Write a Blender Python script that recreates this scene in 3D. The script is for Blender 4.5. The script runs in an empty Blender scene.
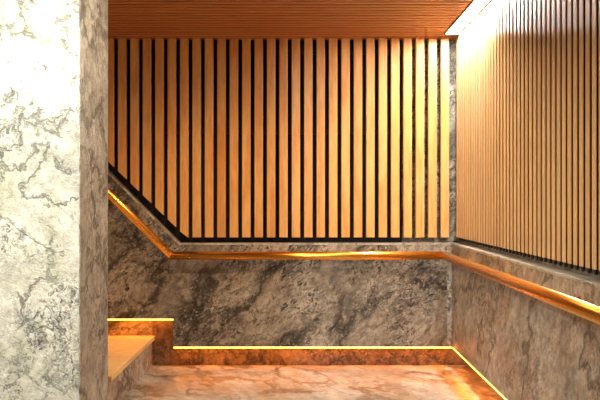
import bpy, bmesh, math, random
from mathutils import Vector, Matrix
random.seed(7)
sc = bpy.context.scene
COL = sc.collection
EYE = 1.396
F = 930.0

# ------------------------------------------------------------------ helpers
def link(name, bm, mat, parent=None, loc=(0, 0, 0), smooth=False, bevel=0.0):
    """bm is in world coordinates; stored relative to loc (a thing's base)"""
    if bevel:
        bmesh.ops.bevel(bm, geom=list(bm.edges), offset=bevel, segments=2, profile=0.5, affect='EDGES')
    bmesh.ops.recalc_face_normals(bm, faces=bm.faces)
    me = bpy.data.meshes.new(name)
    bm.to_mesh(me); bm.free()
    if smooth:
        for p in me.polygons: p.use_smooth = True
    me.materials.append(mat)
    o = bpy.data.objects.new(name, me)
    COL.objects.link(o)
    if parent is not None:
        me.transform(Matrix.Translation(-parent.location))
        o.parent = parent
    elif loc != (0, 0, 0):
        me.transform(Matrix.Translation(-Vector(loc)))
        o.location = loc
    return o

def thing(name, label, cat, loc, group=None):
    o = bpy.data.objects.new(name, None)
    o.empty_display_size = 0.1
    COL.objects.link(o)
    o.location = loc
    o['label'] = label; o['category'] = cat
    if group: o['group'] = group
    return o

def struct(name, bm, mat, bevel=0.0, label=None):
    o = link(name, bm, mat, bevel=bevel)
    o['kind'] = 'structure'
    if label: o['label'] = label
    return o

def box(bm, x0, x1, y0, y1, z0, z1):
    vs = [bm.verts.new((x, y, z)) for x in (x0, x1) for y in (y0, y1) for z in (z0, z1)]
    for f in ((0, 1, 3, 2), (4, 6, 7, 5), (0, 4, 5, 1), (2, 3, 7, 6), (0, 2, 6, 4), (1, 5, 7, 3)):
        bm.faces.new([vs[i] for i in f])
    return vs

def prism_y(bm, poly, y0, y1):
    """polygon in (x, z) extruded along y"""
    a = [bm.verts.new((x, y0, z)) for x, z in poly]
    b = [bm.verts.new((x, y1, z)) for x, z in poly]
    n = len(poly)
    bm.faces.new(a); bm.faces.new(b[::-1])
    for i in range(n):
        bm.faces.new((a[i], a[(i + 1) % n], b[(i + 1) % n], b[i]))

def sweep(bm, ring0, ring1):
    a = [bm.verts.new(p) for p in ring0]; b = [bm.verts.new(p) for p in ring1]
    n = len(a)
    bm.faces.new(a); bm.faces.new(b[::-1])
    for i in range(n):
        bm.faces.new((a[i], a[(i + 1) % n], b[(i + 1) % n], b[i]))

def tube(bm, pts, r, n=28):
    """round tube with mitred corners"""
    pts = [Vector(p) for p in pts]
    rings = []
    for i, p in enumerate(pts):
        if i == 0: d = (pts[1] - p).normalized(); t = d
        elif i == len(pts) - 1: d = (p - pts[i - 1]).normalized(); t = d
        else:
            d = (p - pts[i - 1]).normalized(); d2 = (pts[i + 1] - p).normalized()
            t = (d + d2).normalized()
        up = Vector((0, 0, 1))
        s = d.cross(up).normalized(); u = s.cross(d).normalized()
        ring = []
        for k in range(n):
            a = 2 * math.pi * k / n
            off = s * math.cos(a) * r + u * math.sin(a) * r
            # slide along d on to the mitre plane
            off -= d * (off.dot(t) / d.dot(t))
            ring.append(bm.verts.new(p + off))
        rings.append(ring)
    bm.faces.new(rings[0]); bm.faces.new(rings[-1][::-1])
    for a, b in zip(rings, rings[1:]):
        for k in range(n):
            bm.faces.new((a[k], a[(k + 1) % n], b[(k + 1) % n], b[k]))

# ------------------------------------------------------------------ materials
def newmat(name):
    m = bpy.data.materials.new(name); m.use_nodes = True
    nt = m.node_tree
    return m, nt, nt.nodes['Principled BSDF']

def N(nt, t, **kw):
    n = nt.nodes.new(t)
    for k, v in kw.items(): setattr(n, k, v)
    return n

def ramp(nt, fac, stops, interp='LINEAR'):
    r = N(nt, 'ShaderNodeValToRGB')
    r.color_ramp.interpolation = interp
    e = r.color_ramp.elements
    while len(e) > 1: e.remove(e[0])
    e[0].position = stops[0][0]; e[0].color = (*stops[0][1], 1)
    for p, c in stops[1:]:
        x = e.new(p); x.color = (*c, 1)
    nt.links.new(fac, r.inputs[0])
    return r.outputs[0]

def mixc(nt, fac, a, b, mode='MIX'):
    m = N(nt, 'ShaderNodeMix', data_type='RGBA', blend_type=mode)
    if isinstance(fac, (int, float)): m.inputs[0].default_value = fac
    else: nt.links.new(fac, m.inputs[0])
    for i, v in ((6, a), (7, b)):
        if isinstance(v, tuple): m.inputs[i].default_value = (*v, 1)
        else: nt.links.new(v, m.inputs[i])
    return m.outputs[2]

def noise(nt, vec, scale, detail=6, rough=.6, dist=0.0):
    n = N(nt, 'ShaderNodeTexNoise')
    n.inputs['Scale'].default_value = scale; n.inputs['Detail'].default_value = detail
    n.inputs['Roughness'].default_value = rough; n.inputs['Distortion'].default_value = dist
    nt.links.new(vec, n.inputs['Vector'])
    return n

def mathn(nt, op, a, b=0.0, clamp=False):
    m = N(nt, 'ShaderNodeMath', operation=op, use_clamp=clamp)
    for i, v in ((0, a), (1, b)):
        if isinstance(v, (int, float)): m.inputs[i].default_value = v
        else: nt.links.new(v, m.inputs[i])
    return m.outputs[0]

def marble(name, pale, mid, stain, vein, scale=1.0, rot=(0, 0, 0), stretch=(1, 1, 1), vein_w=.03,
           vein_amt=.85, rough=.45, bump=.25, fine=.4, seed=0.0, stain_amt=.5, patch=1.2, crack=.5, crack_s=4.2, v2a=.7, fine_s=9.0,
           grit=.6, grit_s=26.0, grit_lo=.40, grit_hi=.56):
    m, nt, b = newmat(name)
    tc = N(nt, 'ShaderNodeTexCoord')
    mp = N(nt, 'ShaderNodeMapping', vector_type='TEXTURE')
    mp.inputs['Rotation'].default_value = rot
    mp.inputs['Scale'].default_value = stretch
    mp.inputs['Location'].default_value = (seed, seed * .7, seed * 1.3)
    nt.links.new(tc.outputs['Object'], mp.inputs[0])
    v = mp.outputs[0]
    # warp the coordinates
    w = noise(nt, v, 1.6 * scale, 5, .6)
    sub = N(nt, 'ShaderNodeVectorMath', operation='SUBTRACT'); nt.links.new(w.outputs['Color'], sub.inputs[0]); sub.inputs[1].default_value = (.5, .5, .5)
    scl = N(nt, 'ShaderNodeVectorMath', operation='SCALE'); nt.links.new(sub.outputs[0], scl.inputs[0]); scl.inputs['Scale'].default_value = .55 / scale
    add = N(nt, 'ShaderNodeVectorMath', operation='ADD'); nt.links.new(v, add.inputs[0]); nt.links.new(scl.outputs[0], add.inputs[1])
    wv = add.outputs[0]
    base = noise(nt, wv, patch * scale, 8, .62)
    col = ramp(nt, base.outputs['Fac'], [(.33, mid), (.58, pale)])
    st = noise(nt, wv, 2.1 * scale, 6, .65)
    st_f = ramp(nt, st.outputs['Fac'], [(.46, (0, 0, 0)), (.68, (1, 1, 1))])
    col = mixc(nt, mathn(nt, 'MULTIPLY', st_f, stain_amt), col, stain)
    # ridged veins, two sizes; each appears in places only
    def vein_mask(sc, wd, where, lo, hi):
        n = noise(nt, wv, sc, 9, .55)
        a = mathn(nt, 'ABSOLUTE', mathn(nt, 'SUBTRACT', n.outputs['Fac'], .5))
        r = ramp(nt, a, [(0, (1, 1, 1)), (wd * .35, (.75, .75, .75)), (wd, (0, 0, 0))])
        q = noise(nt, v, where, 3, .5)
        g = ramp(nt, q.outputs['Fac'], [(lo, (0, 0, 0)), (hi, (1, 1, 1))])
        return mathn(nt, 'MULTIPLY', r, g)
    v1 = vein_mask(.9 * scale, vein_w, 1.1 * scale, .28, .46)
    v2 = vein_mask(3.2 * scale, vein_w * 1.3, 1.9 * scale, .42, .62)
    # jagged cracks
    vo = N(nt, 'ShaderNodeTexVoronoi', feature='DISTANCE_TO_EDGE'); vo.inputs['Scale'].default_value = crack_s * scale
    w2 = noise(nt, v, 7 * scale, 6, .7)
    s2 = N(nt, 'ShaderNodeVectorMath', operation='SCALE'); nt.links.new(w2.outputs['Color'], s2.inputs[0]); s2.inputs['Scale'].default_value = .38 / scale
    a2 = N(nt, 'ShaderNodeVectorMath', operation='ADD'); nt.links.new(wv, a2.inputs[0]); nt.links.new(s2.outputs[0], a2.inputs[1])
    nt.links.new(a2.outputs[0], vo.inputs['Vector'])
    cr = ramp(nt, vo.outputs['Distance'], [(0, (1, 1, 1)), (.045, (0, 0, 0))])
    cq = noise(nt, v, 1.4 * scale, 5, .6)
    cg = ramp(nt, cq.outputs['Fac'], [(.45, (0, 0, 0)), (.62, (1, 1, 1))])
    v3 = mathn(nt, 'MULTIPLY', mathn(nt, 'MULTIPLY', cr, cg), crack)
    vv = mathn(nt, 'MAXIMUM', mathn(nt, 'MAXIMUM', v1, mathn(nt, 'MULTIPLY', v2, v2a)), v3)
    col = mixc(nt, mathn(nt, 'MULTIPLY', vv, vein_amt), col, vein)
    # gritty broken crystals, gathered along the veins and in drifting clouds
    sp = noise(nt, wv, grit_s, 5, .72, .8)
    gm = ramp(nt, sp.outputs['Fac'], [(.40, (1, 1, 1)), (.52, (0, 0, 0))])
    gn = noise(nt, wv, 1.5 * scale, 7, .7)
    cloud = ramp(nt, gn.outputs['Fac'], [(grit_lo, (.12, .12, .12)), (grit_hi, (1, 1, 1))])
    gr = mathn(nt, 'MULTIPLY', mathn(nt, 'MULTIPLY', gm, cloud), grit)
    col = mixc(nt, gr, col, vein)
    fl = noise(nt, v, grit_s * 1.7, 3, .6)
    gl = mathn(nt, 'MULTIPLY', mathn(nt, 'MULTIPLY', ramp(nt, fl.outputs['Fac'], [(.56, (0, 0, 0)), (.66, (1, 1, 1))]), cloud), grit * .6)
    col = mixc(nt, gl, col, tuple(min(.9, c * 1.35) for c in pale))
    sp2 = noise(nt, v, fine_s * scale, 7, .75)
    spc = ramp(nt, sp2.outputs['Fac'], [(.34, (1 - fine, 1 - fine, 1 - fine)), (.60, (1, 1, 1))])
    col = mixc(nt, 1.0, col, spc, 'MULTIPLY')
    nt.links.new(col, b.inputs['Base Color'])
    b.inputs['Roughness'].default_value = rough
    hgt = mathn(nt, 'SUBTRACT', mathn(nt, 'MULTIPLY', sp.outputs['Fac'], .6), mathn(nt, 'MULTIPLY', vv, .5))
    bp = N(nt, 'ShaderNodeBump'); bp.inputs['Strength'].default_value = bump; bp.inputs['Distance'].default_value = .02
    nt.links.new(hgt, bp.inputs['Height']); nt.links.new(bp.outputs[0], b.inputs['Normal'])
    return m

def wood(name, light, red, axis, rough=.38, aniso=0.0):
    """varnished timber, grain along the given axis, tone differs from batten to batten"""
    m, nt, b = newmat(name)
    tc = N(nt, 'ShaderNodeTexCoord'); geo = N(nt, 'ShaderNodeNewGeometry')
    mp = N(nt, 'ShaderNodeMapping')
    s = [1.0, 1.0, 1.0]; s[axis] = .12
    mp.inputs['Scale'].default_value = s
    nt.links.new(tc.outputs['Object'], mp.inputs[0])
    rnd = N(nt, 'ShaderNodeVectorMath', operation='SCALE')
    rnd.inputs[0].default_value = (7.3, 5.1, 9.7); nt.links.new(geo.outputs['Random Per Island'], rnd.inputs['Scale'])
    ad = N(nt, 'ShaderNodeVectorMath', operation='ADD'); nt.links.new(mp.outputs[0], ad.inputs[0]); nt.links.new(rnd.outputs[0], ad.inputs[1])
    g = noise(nt, ad.outputs[0], 60, 5, .6)
    blot = noise(nt, ad.outputs[0], 14, 3, .5, .6)
    c = mixc(nt, ramp(nt, blot.outputs['Fac'], [(.42, (0, 0, 0)), (.68, (.75, .75, .75))]), light, red)
    c = mixc(nt, 1.0, c, ramp(nt, g.outputs['Fac'], [(.3, (.82, .80, .78)), (.62, (1, 1, 1))]), 'MULTIPLY')
    c = mixc(nt, 1.0, c, ramp(nt, geo.outputs['Random Per Island'], [(0, (.84, .80, .78)), (.5, (1, .97, .95)), (1, (.92, .92, .96))]), 'MULTIPLY')
    nt.links.new(c, b.inputs['Base Color'])
    b.inputs['Roughness'].default_value = rough
    if aniso:
        b.inputs['Specular IOR Level'].default_value = SPEC if name.endswith('side') else .5
        b.inputs['Anisotropic'].default_value = aniso
        tg = N(nt, 'ShaderNodeCombineXYZ')
        tg.inputs['Y' if name.endswith('side') else 'X'].default_value = 1.0
        nt.links.new(tg.outputs[0], b.inputs['Tangent'])
    bp = N(nt, 'ShaderNodeBump'); bp.inputs['Strength'].default_value = .05; bp.inputs['Distance'].default_value = .002
    nt.links.new(g.outputs['Fac'], bp.inputs['Height']); nt.links.new(bp.outputs[0], b.inputs['Normal'])
    return m

def emit(name, col, strength):
    m, nt, b = newmat(name)
    b.inputs['Base Color'].default_value = (.8, .8, .8, 1)
    b.inputs['Emission Color'].default_value = (*col, 1)
    b.inputs['Emission Strength'].default_value = strength
    return m

def plain(name, col, rough=.5, metal=0.0):
    m, nt, b = newmat(name)
    n = noise(nt, N(nt, 'ShaderNodeTexCoord').outputs['Object'], 9, 4)
    nt.links.new(mixc(nt, n.outputs['Fac'], tuple(c * .88 for c in col), tuple(min(1, c * 1.1) for c in col)), b.inputs['Base Color'])
    b.inputs['Roughness'].default_value = rough; b.inputs['Metallic'].default_value = metal
    return m

R = math.radians
SPEC = 1.0
M_pier = marble('pale_veined_marble', (.72, .69, .60), (.44, .43, .35), (.34, .35, .18), (.035, .04, .025),
                scale=1.7, rot=(0, R(35), 0), vein_w=.011, vein_amt=.75, rough=.42, bump=.5, fine=.45, seed=2.0,
                stain_amt=.6, crack=.95, crack_s=3.6, v2a=.5, grit=.85, grit_s=44, grit_lo=.45, grit_hi=.58)
M_jamb = marble('brown_streaked_marble', (.50, .49, .43), (.29, .27, .22), (.34, .27, .20), (.045, .04, .03),
                scale=2.6, stretch=(1, 2.4, 2.0), vein_w=.025, vein_amt=.9, rough=.5, bump=.5, fine=.55, seed=5.0,
                crack=.5, grit=.9, grit_s=40, grit_lo=.44, grit_hi=.58)
M_back = marble('grey_veined_marble', (.56, .50, .405), (.36, .315, .25), (.30, .22, .14), (.018, .016, .013),
                scale=1.5, rot=(0, R(-42), 0), stretch=(1.6, 1, 1), vein_w=.045, vein_amt=.95, rough=.40, bump=1.0, fine=.6,
                seed=1.0, stain_amt=.35, crack=.9, grit=1.0, grit_s=36, grit_lo=.43, grit_hi=.53, fine_s=14)
M_right = marble('russet_streaked_marble', (.55, .51, .43), (.25, .215, .17), (.42, .25, .15), (.05, .04, .03),
                 scale=2.2, rot=(R(-25), 0, 0), stretch=(1, 2.6, 1.5), vein_w=.02, vein_amt=.8, rough=.45, bump=.6, fine=.6,
                 seed=3.4, stain_amt=.8, patch=1.3, crack=.7, v2a=.25, grit=.85, grit_s=34, grit_lo=.44, grit_hi=.58, fine_s=12)
M_floor = marble('cream_swirled_marble', (.58, .60, .55), (.30, .28, .22), (.38, .26, .15), (.10, .07, .045),
                 scale=2.6, rot=(0, 0, R(20)), stretch=(1.2, 2.2, 1), vein_w=.04, vein_amt=.9, rough=.32, bump=.05, fine=.4,
                 seed=4.0, stain_amt=.85, crack=.5, grit=.3, grit_s=12, grit_lo=.46, grit_hi=.60)
M_plinth = marble('rust_mottled_marble', (.27, .19, .12), (.10, .06, .035), (.18, .08, .04), (.02, .012, .01),
                  scale=3.2, vein_w=.04, rough=.4, bump=.3, fine=.6, seed=6.0, grit=.9, grit_s=22)
M_tread = marble('glow_tinted_tread_marble', (.88, .64, .30), (.76, .50, .20), (.66, .40, .14), (.3, .2, .1),
                 scale=1.6, stretch=(1.5, 1, 1), vein_w=.012, vein_amt=.3, rough=.35, bump=.05, fine=.2, seed=8.0,
                 stain_amt=.3, crack=.1, grit=.1)  # amber LED glow is painted into the tread colour
M_cap = marble('pale_polished_marble_edge', (.62, .58, .50), (.45, .41, .34), (.4, .32, .22), (.12, .1, .08), scale=3, rough=.3, bump=.1, fine=.3)
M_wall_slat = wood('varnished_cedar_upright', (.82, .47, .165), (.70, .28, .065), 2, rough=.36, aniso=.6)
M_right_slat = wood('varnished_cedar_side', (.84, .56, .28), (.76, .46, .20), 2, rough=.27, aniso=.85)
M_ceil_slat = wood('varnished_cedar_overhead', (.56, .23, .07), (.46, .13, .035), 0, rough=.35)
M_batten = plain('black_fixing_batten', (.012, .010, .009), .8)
M_brass = plain('brushed_brass', (.84, .40, .07), .27, 1.0)
M_dark = plain('dark_ceiling_paint', (.02, .016, .013), .85)
M_alu = plain('white_lamp_housing', (.7, .7, .68), .5)
M_led = emit('warm_led_diffuser', (1, .25, .02), 20.0)
M_tube = emit('cool_white_diffuser', (1, .93, .85), 170.0)
M_lens = emit('downlight_lens', (1, .9, .75), 6.0)

# ------------------------------------------------------------------ the setting
XL, XR = -3.0, 1.62
YB = 7.87
Y0 = -0.6
bm = bmesh.new(); box(bm, XL, XR, Y0, 8.05, -.1, 0)
struct('floor', bm, M_floor)
bm = bmesh.new(); box(bm, XL, XR, Y0, 8.05, 2.83, 2.95)
struct('ceiling', bm, M_dark)
bm = bmesh.new(); box(bm, XL, XR, YB, 8.05, 0, 2.83)
struct('wall_back', bm, M_back)
# right wall: slat backing above, deeper plinth recess below
bm = bmesh.new(); prism_y(bm, [(1.46, 0), (XR, 0), (XR, 2.83), (1.36, 2.83), (1.36, .9), (1.46, .9)], Y0, YB)
struct('wall_right', bm, M_right)

# front wall whose end makes the tall marble pier on the left
PX = -0.95
PY0, PY1 = 930 * .95 / 220, 930 * .95 / 192
bm = bmesh.new(); box(bm, XL, PX - .005, PY0, PY1, 0, 2.83)
struct('wall_left', bm, M_pier)
bm = bmesh.new(); box(bm, PX - .005, PX, PY0 + .001, PY1, 0, 2.83)
struct('trim_1', bm, M_jamb)

# marble wainscot on the back wall: sloping top beside the stairs, stepped lower edge
LH = 1.021   # ledge height
top_c = (-1.01, LH)
YF = 7.75
lo, hi = .171, .404
xs = -1.058
poly = [(1.46, lo), (1.46, LH), top_c, (XL, LH + (-1.01 - XL)*.87), (XL, 1.40), (-2.2, 1.40), (-2.2, 1.15), (-1.92, 1.15), (-1.92, .9), (-1.64, .9), (-1.64, hi), (xs, hi), (xs, lo)]
poly[3] = (-1.01 - (2.745 - LH), 2.745)
poly.insert(4, (XL, 2.745))
bm = bmesh.new(); prism_y(bm, poly, YF, YB)
o = struct('trim_2', bm, M_back)
# right wainscot
bm = bmesh.new()
box(bm, 1.267, 1.36, Y0, YF, lo, LH)
struct('trim_3', bm, M_right, bevel=.003)
# corner strip of stone where both wainscots meet
bm = bmesh.new(); box(bm, 1.228, 1.266, YF - .006, YF - .0005, lo + .004, LH - .004)
struct('trim_4', bm, M_right)
# paler polished edge along the top of the wainscot
q = .016 * math.tan(R(22.5))
k0 = 2.745 - LH
bm = bmesh.new()
prism_y(bm, [(1.262, LH + .0005), (1.262, LH + .0165), (-1.01 + q, LH + .0165), (-1.01 - k0 + .02, 2.741 + .0), (-1.01 - k0 - .0005 + .004, 2.741), (-1.0095, LH + .0005)], YF - .002, YB - .0005)
struct('trim_5', bm, M_cap)
bm = bmesh.new(); box(bm, 1.2645, 1.3595, Y0, YB - .001, LH + .0005, LH + .0165)
struct('trim_6', bm, M_cap, bevel=.002)
# recessed plinths
bm = bmesh.new(); box(bm, -1.247, 1.455, YB - .012, YB - .0005, 0, .45)
struct('baseboard_back', bm, M_plinth)
bm = bmesh.new(); box(bm, 1.449, 1.4595, Y0, YB - .013, 0, .45)
struct('baseboard_right', bm, M_plinth)

# ------------------------------------------------------------------ slatted cladding
def slat_ring_v(xc, w, yf, d, c=.005):
    """outline (x, y) of an upright batten with eased front edges, front towards -y"""
    a, b = xc - w / 2, xc + w / 2
    return [(a, yf + d), (a, yf + c), (a + c * .3, yf + c * .3), (a + c, yf), (b - c, yf), (b - c * .3, yf + c * .3), (b, yf + c), (b, yf + d)]

PITCH = 12.43 / 119.7
CEIL = 2.75
t = thing('slatted_wall_panel', 'tall upright orange timber slats on the back wall, cut on a slope at lower left', 'wall panel', (0, 7.82, 1.084))
bm = bmesh.new()
for k in range(-9, 27):
    xc = (121.9 + 12.43 * k - 300) / 119.7
    ring = slat_ring_v(xc, .0705, 7.77, .05)
    def bot(x):
        return 1.084 + max(0, (-.95 - x)) * .97
    if bot(xc) > 2.6: continue
    sweep(bm, [(x, y, bot(x)) for x, y in ring], [(x, y, CEIL - .002) for x, y in ring])
link('slats', bm, M_wall_slat, t)
bm = bmesh.new()
for h, x0 in ((1.25, -1.05), (1.95, -1.8), (2.62, -2.45)):
    box(bm, x0, .86, 7.82, 7.8595, h, h + .045)
link('fixing_batten', bm, M_batten, t)
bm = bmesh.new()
prism_y(bm, [(.86, 1.03), (.86, CEIL - .003), (-2.68, CEIL - .003), (-1.0, 1.03)], 7.86, 7.8695)  # near-black sheet paints the shade between slats; bare marble further right
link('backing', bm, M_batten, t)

t = thing('slatted_wall_panel', 'long upright pale timber slats along the right wall above the stone ledge', 'wall panel', (1.345, 4.0, 1.09))
bm = bmesh.new()
RP = .0948
z0 = 4.067
k = 39
while True:
    yc = z0 + (k - .5) * RP
    if yc > 7.74: k -= 1; continue
    if yc < 0.2: break
    w, c, xf, d = .060, .002, 1.300, .004
    a, b = yc - w / 2, yc + w / 2
    ring = [(xf + d, a), (xf + c, a), (xf + c * .3, a + c * .3), (xf, a + c), (xf, b - c), (xf + c * .3, b - c * .3), (xf + c, b), (xf + d, b)]
    sweep(bm, [(x, y, 1.089) for x, y in ring], [(x, y, CEIL - .002) for x, y in ring])
    k -= 1
link('slats', bm, M_right_slat, t)
bm = bmesh.new()
box(bm, 1.3183, 1.332, .15, 7.75, 1.095, CEIL - .002)
for i in range(k + 1, 40):                       # black cores behind the timber faces
    yc = z0 + (i - .5) * RP
    if yc < 7.74: box(bm, 1.3042, 1.3180, yc - .0295, yc + .0295, 1.0895, CEIL - .002)
for i in range(k + 1, 39):                       # rounded felt ends showing below each groove
    yg = z0 + i * RP
    pts = [(yg + .02 * math.cos(a), 1.0955 + .034 * math.sin(a)) for a in [math.pi + math.pi * q / 6 for q in range(7)]]
    sweep(bm, [(1.3185, p, q) for p, q in pts], [(1.332, p, q) for p, q in pts])
link('backing', bm, M_batten, t)
bm = bmesh.new()
for h in (1.25, 1.95, 2.62): box(bm, 1.3325, 1.3598, .15, 7.74, h, h + .045)
link('fixing_batten', bm, M_batten, t)

t = thing('slatted_ceiling_panel', 'reddish timber slat ceiling running across above the landing', 'ceiling panel', (0, 4.0, CEIL))
bm = bmesh.new()
y = 7.86
x1c, x0c = 1.355, XL + .01
while y > 0.2:
    a, b = y - .060, y
    c = .004
    end = x1c
    if a < PY1 and b > PY0: st = PX + .004
    else: st = x0c
    segs = [(st, end)]
    if b > 6.05 and a < 7.6: segs = [(st, 1.165), (1.30, end)]     # slot for the linear light
    for s0, s1 in segs:
        prof = [(a, CEIL + .05), (a, CEIL + c), (a + c, CEIL), (b - c, CEIL), (b, CEIL + c), (b, CEIL + .05)]
        sweep(bm, [(s0, p, q) for p, q in prof], [(s1, p, q) for p, q in prof])
    y -= .095
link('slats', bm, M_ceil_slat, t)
bm = bmesh.new()
for x in (-.7, .2, 1.1): box(bm, x, x + .04, .2, 7.86, CEIL + .05, 2.8295)
link('fixing_batten', bm, M_batten, t)

# ------------------------------------------------------------------ linear ceiling light
t = thing('linear_ceiling_light', 'bright white linear light set in the slat ceiling beside the right wall', 'ceiling light', (1.235, 6.85, CEIL))
bm = bmesh.new()
box(bm, 1.175, 1.188, 6.1, 7.58, CEIL - .004, 2.829); box(bm, 1.282, 1.295, 6.1, 7.58, CEIL - .004, 2.829)
box(bm, 1.188, 1.282, 6.1, 6.11, CEIL - .004, 2.829); box(bm, 1.188, 1.282, 7.57, 7.58, CEIL - .004, 2.829)
link('housing', bm, M_ceil_slat, t)
bm = bmesh.new(); box(bm, 1.1885, 1.2815, 6.111, 7.569, CEIL - .002, CEIL + .02)
link('diffuser', bm, M_tube, t)

# ------------------------------------------------------------------ warm LED strips below the wainscot
def led(x0, x1, y0, y1, h, label):
    t = thing('led_strip', label, 'led strip', ((x0 + x1) / 2, (y0 + y1) / 2, h - .0105), 'warm led strips under the marble wainscot')
    bm = bmesh.new(); box(bm, x0, x1, y0, y1, h - .0105, h - .001)
    link('diffuser', bm, M_led, t)
    return t
led(xs + .005, 1.262, YF + .002, YF + .05, lo, 'long glowing amber LED strip low along the back wall above the floor')
led(-1.63, xs - .003, YF + .002, YF + .05, hi, 'short glowing amber LED strip on the back wall above the stair tread')
led(1.269, 1.32, Y0 + .02, YF, lo, 'glowing amber LED strip running along the foot of the right wall')

# ------------------------------------------------------------------ staircase
t = thing('staircase', 'marble stairs rising to the left behind the pier with an amber-lit first tread', 'stairs', (-1.9, 7.0, 0))
ys0 = 6.05
edges = [(-1.227, .25), (-1.66, .50), (-1.94, .75), (-2.22, 1.0)]
for i, (xe, h) in enumerate(edges):
    xn = edges[i + 1][0] - .02 if i < 3 else XL + .01
    bm = bmesh.new(); box(bm, xn, xe, ys0, YB - .001, h - .036, h)
    link('tread', bm, M_tread, t, bevel=.003)
    bm = bmesh.new(); box(bm, xn if i < 3 else XL + .01, xe - .02, 5.6, YB - .0015, (edges[i - 1][1] if i else 0.0), h - .0365)
    link('riser', bm, M_right, t)
    # solid stone filling under the higher steps
    if i:
        pass

# ------------------------------------------------------------------ brass handrail
t = thing('handrail', 'round brass handrail following the back wall, the stair slope and the right wall', 'handrail', (0, 7.66, .943))
HR = .938
YR, XRR = 7.665, 1.188
r = .034
cl = (-1.065, YR, HR)
def seg(pts, name='rail'):
    bm = bmesh.new(); tube(bm, pts, r)
    o = link(name, bm, M_brass, t, smooth=True)
    for p in o.data.polygons:
        if len(p.vertices) > 4: p.use_smooth = False
    return o
d45 = Vector((-1, 0, 1)).normalized()
def half_mitre(p0, p1, t0=None, t1=None):
    """one straight length whose ends are cut on the planes t0 / t1"""
    bm = bmesh.new()
    p0, p1 = Vector(p0), Vector(p1)
    d = (p1 - p0).normalized(); s = d.cross(Vector((0, 0, 1))).normalized(); u = s.cross(d)
    rings = []
    n = 32
    for p, tt in ((p0, t0), (p1, t1)):
        tt = d if tt is None else tt.normalized()
        ring = []
        for k in range(n):
            a = 2 * math.pi * k / n
            off = s * math.cos(a) * r + u * math.sin(a) * r
            off -= d * (off.dot(tt) / d.dot(tt))
            ring.append(bm.verts.new(p + off))
        rings.append(ring)
    bm.faces.new(rings[0]); bm.faces.new(rings[1][::-1])
    a, b = rings
    for k in range(n): bm.faces.new((a[k], a[(k + 1) % n], b[(k + 1) % n], b[k]))
    o = link('rail', bm, M_brass, t)
    for p in o.data.polygons: p.use_smooth = len(p.vertices) == 4
    return o
A = Vector((-1.065 - 1.55, YR, HR + 1.55)); B = Vector(cl); Cc = Vector((XRR, YR, HR)); Dd = Vector((XRR, .3, HR))
t1 = (B - A).normalized() + (Cc - B).normalized(); t2 = (Cc - B).normalized() + (Dd - Cc).normalized()
half_mitre(A, B, None, t1); half_mitre(B, Cc, t1, t2); half_mitre(Cc, Dd, t2, None)
# small wall brackets behind the rail
def bracket(p, n):
    bm = bmesh.new()
    p = Vector(p); n = Vector(n)
    side = Vector((0, 0, 1)).cross(n)
    def cyl(a, b, rr, seg=12):
        d = (b - a).normalized(); s = d.cross(Vector((0, 0, 1)) if abs(d.z) < .9 else Vector((1, 0, 0))).normalized(); u = s.cross(d)
        sweep(bm, [a + (s * math.cos(q) + u * math.sin(q)) * rr for q in [2 * math.pi * i / seg for i in range(seg)]],
              [b + (s * math.cos(q) + u * math.sin(q)) * rr for q in [2 * math.pi * i / seg for i in range(seg)]])
    dist = YF - YR - .001 if abs(n.y) > .5 else 1.267 - XRR - .001
    cyl(p + n * (r * .6), p + n * dist, .009)
    cyl(p + n * (dist - .006), p + n * dist, .026, 18)
    link('bracket', bm, M_brass, t)
for x in (-.7, .2, 1.0): bracket((x, YR, HR), (0, 1, 0))
for q in (.45, 1.3): bracket((cl[0] - q, YR, HR + q), (0, 1, 0))
for y in (7.0, 5.6, 4.2, 2.8, 1.4): bracket((XRR, y, HR), (1, 0, 0))

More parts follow.
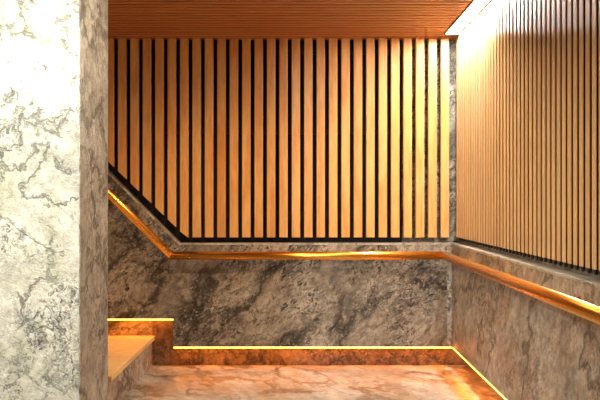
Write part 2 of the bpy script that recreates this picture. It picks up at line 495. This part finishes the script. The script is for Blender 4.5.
# ------------------------------------------------------------------ unseen ceiling downlights; the landing and pier-level ones are added fill
def downlight(x, y, power, col, label, size=70, aim=None, blend=.9, rad=.05):
    t = thing('unseen_downlight', label, 'ceiling light', (x, y, CEIL - .012))
    bm = bmesh.new()
    n = 28
    def ring(rr, z): return [bm.verts.new((x + rr * math.cos(2 * math.pi * i / n), y + rr * math.sin(2 * math.pi * i / n), z)) for i in range(n)]
    rs = [ring(.062, CEIL - .002), ring(.060, CEIL - .010), ring(.050, CEIL - .012), ring(.044, CEIL - .003)]
    for a, b in zip(rs, rs[1:]):
        for i in range(n): bm.faces.new((a[i], a[(i + 1) % n], b[(i + 1) % n], b[i]))
    link('trim_ring', bm, M_alu, t)
    bm = bmesh.new(); bm.faces.new([bm.verts.new((x + .045 * math.cos(2 * math.pi * i / n), y + .045 * math.sin(2 * math.pi * i / n), CEIL - .004)) for i in range(n)])
    link('lens', bm, M_lens, t)
    L = bpy.data.lights.new('spot', 'SPOT'); L.energy = power; L.color = col
    L.spot_size = R(size); L.spot_blend = blend; L.shadow_soft_size = rad
    o = bpy.data.objects.new('downlight_lamp', L); COL.objects.link(o); o.parent = t
    o.location = (0, 0, -.02)
    if aim is not None:
        o.rotation_euler = (Vector(aim) - Vector((x, y, CEIL - .03))).to_track_quat('-Z', 'Y').to_euler()
downlight(-1.3, 2.55, 540, (1, .96, .87), 'recessed downlight in the ceiling in front of the pale marble wall', 120, (-1.3, 4.0, 1.0))
downlight(-.65, 6.1, 82, (1, .58, .25), 'left of two unseen warm fill lamps added in the ceiling over the landing', 160, None, .6)
downlight(.45, 6.1, 50, (1, .80, .54), 'right of two unseen warm fill lamps added in the ceiling over the landing', 160, None, .6)
downlight(-.3, 4.0, 110, (1, .86, .64), 'unseen fill lamp added in the ceiling level with the marble pier', 164, None, .7, .12)

# ------------------------------------------------------------------ world, camera
w = bpy.data.worlds.new('world'); sc.world = w; w.use_nodes = True
w.node_tree.nodes['Background'].inputs[0].default_value = (1, .82, .62, 1)
w.node_tree.nodes['Background'].inputs[1].default_value = .18
cam = bpy.data.cameras.new('camera'); cam.sensor_width = 36; cam.lens = F / 600 * 36
co = bpy.data.objects.new('camera', cam); COL.objects.link(co)
co.location = (0, 0, EYE); co.rotation_euler = (math.pi / 2, 0, 0)
cam.clip_start = .05
sc.camera = co
sc.view_settings.view_transform = 'Standard'
sc.view_settings.look = 'None'
sc.view_settings.exposure = 0.0
sc.view_settings.gamma = 1.0
sc.view_settings.use_curve_mapping = False
